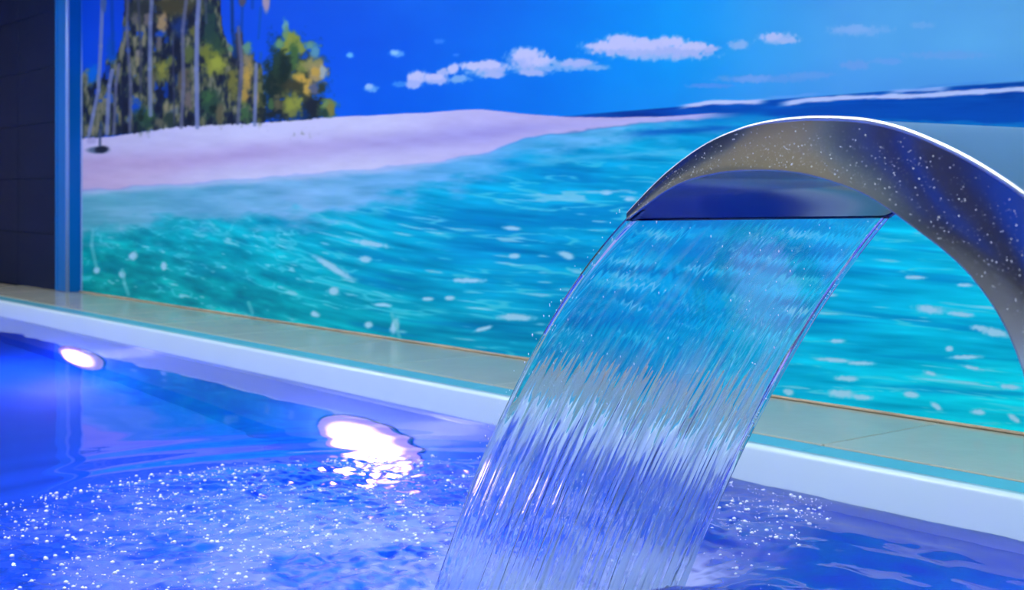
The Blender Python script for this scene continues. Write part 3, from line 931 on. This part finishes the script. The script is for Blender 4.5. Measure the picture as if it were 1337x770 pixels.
Zw = swell + ring + chop * (0.015 * c1 + 0.009 * (0.2 - c2)) + 0.006 * np.exp(-(dist / 0.35) ** 2) * c1
near_w = (1 - sstep(0.5, 1.15, np.hypot(X - LAND[0], Y - LAND[1]))) * (1 - left)
Zw = Zw + near_w * (0.012 * (fbm(X * 9 + 2 * Y, Y * 15, 2, 2) - 0.5) + 0.010 * (np.abs(fbm(X * 11 + 5, Y * 17, 2, 9) - 0.5) - 0.12))
near_j = np.exp(-((np.hypot(X - LAND[0] + 0.1, Y - LAND[1])) / 0.62) ** 2)
f1 = fbm(X * 7, Y * 7, 3, 0)
f2 = fbm(X * 60, Y * 60, 2, 11)
seg_d = np.hypot(X - LAND[0] - 0.12 * (Y - LAND[1]) + 0.02, np.maximum(np.abs(Y - LAND[1]) - WID / 2, 0))
splash = np.exp(-(seg_d / 0.10) ** 2)
foam = np.clip(chop * sstep(0.46, 0.72, 0.62 * f1 + 0.38 * f2 + 0.20 * near_j) * (0.12 + 0.50 * near_j) * (0.2 + 0.8 * left) + 0.75 * splash * (0.4 + 1.2 * f2), 0, 0.85)
Zw = Zw - 0.034 * np.exp(-(seg_d / 0.16) ** 2)
wme = fast_mesh('pool_water', np.stack([X, Y, Zw], -1).reshape(-1, 3), grid_faces(len(xs), len(ys)))
set_air(wme, foam.ravel())
po = link('pool_water', wme, M['pool_water'])
tag(po, 'blue lit pool water churned up where the fall lands', 'water', kind='stuff')

pts, rr = [], []
for k in range(15000):
    a = rng.rand() * 2 * math.pi
    d = 1.35 * math.sqrt(rng.rand())
    x, y = LAND[0] + d * math.cos(a), LAND[1] + d * math.sin(a)
    if not (NEAR_Y + 0.05 < y < RIM_Y - 0.03 and x < END_X - 0.1):
        continue
    i, j = min(np.searchsorted(xs, x), len(xs) - 1), min(np.searchsorted(ys, y), len(ys) - 1)
    if chop[i, j] < 0.15 or f1[i, j] + 0.25 * rng.rand() < 0.56 + 0.22 * (1 - left[i, j]):
        continue
    pts.append((x, y, Zw[i, j] + 0.0006))
    r = 0.0012 + 0.0042 * rng.rand() ** 4
    rr.append(r)
o = link('foam_glint_beads', beads('foam_glint_beads', pts, np.array(rr), 0.7), M['drop'])  # white beads stand in for water glints as well as foam
tag(o, 'white beads for foam bubbles and imitated glints on the churned pool water', 'foam', kind='stuff')


# ------------------------------------------------------------------ underwater lamps
LENS_R = 0.31


def pool_lamp(x, z, label, power=1.0, lens=1.0):
    t = empty('pool_lamp', (x, RIM_Y, z))
    tag(t, label, 'lamp', 'underwater pool lamps')
    n = 32
    def disc(r, y0, y1):
        v = [(x + r * math.cos(2 * math.pi * i / n), y, z + r * math.sin(2 * math.pi * i / n)) for y in (y0, y1) for i in range(n)]
        q = [(i, (i + 1) % n, n + (i + 1) % n, n + i) for i in range(n)] + [tuple(range(n))[::-1], tuple(range(n, 2 * n))]
        return make_mesh('disc', v, q, False)
    wpart('housing', disc(0.315, RIM_Y - 0.006, RIM_Y - 0.013), M['lamp_ring'], t)
    radii = np.linspace(0.0, LENS_R, 12)
    v, g = [], []
    for r in radii:
        for i in range(n):
            v.append((x + r * math.cos(2 * math.pi * i / n), RIM_Y - 0.014 - 0.03 * (1 - (r / LENS_R) ** 2), z + r * math.sin(2 * math.pi * i / n)))
            q_ = r / LENS_R
            g.append(lens * (15.0 * float(1 - sstep(0.50, 0.85, q_)) + 1.3))  # outer glow paints the halo round the lamp into the lens
    q = [(i * n + j, i * n + (j + 1) % n, (i + 1) * n + (j + 1) % n, (i + 1) * n + j) for i in range(len(radii) - 1) for j in range(n)]
    lm = make_mesh('lens', v, q)
    ga = lm.attributes.new('glow', 'FLOAT', 'POINT')
    ga.data.foreach_set('value', np.array(g, np.float32))
    wpart('lens', lm, M['lamp_lens'], t)
    ld = bpy.data.lights.new('lamp_bulb', 'POINT')
    ld.energy = POOL_LAMP_W * power
    ld.color = POOL_LAMP_TINT
    ld.shadow_soft_size = 0.0
    lo = bpy.data.objects.new('lamp_bulb', ld)
    COL.objects.link(lo)
    lo.location = (x, RIM_Y - 0.12, z)


pool_lamp(-3.63, -0.71, 'glowing underwater lamp in the pool side, close to the churned water')
pool_lamp(-6.20, -0.86, 'glowing underwater lamp in the pool side, towards the dark wall')
pool_lamp(-1.06, -0.71, 'added unseen underwater lamp continuing the row, beside the steel spout', 0.25, 0.1)  # unseen lamp added past the frame to light the right-hand water
pool_lamp(-8.80, -0.86, 'added unseen underwater lamp continuing the row, below the dark wall')  # unseen lamp added past the frame to turn the far water blue
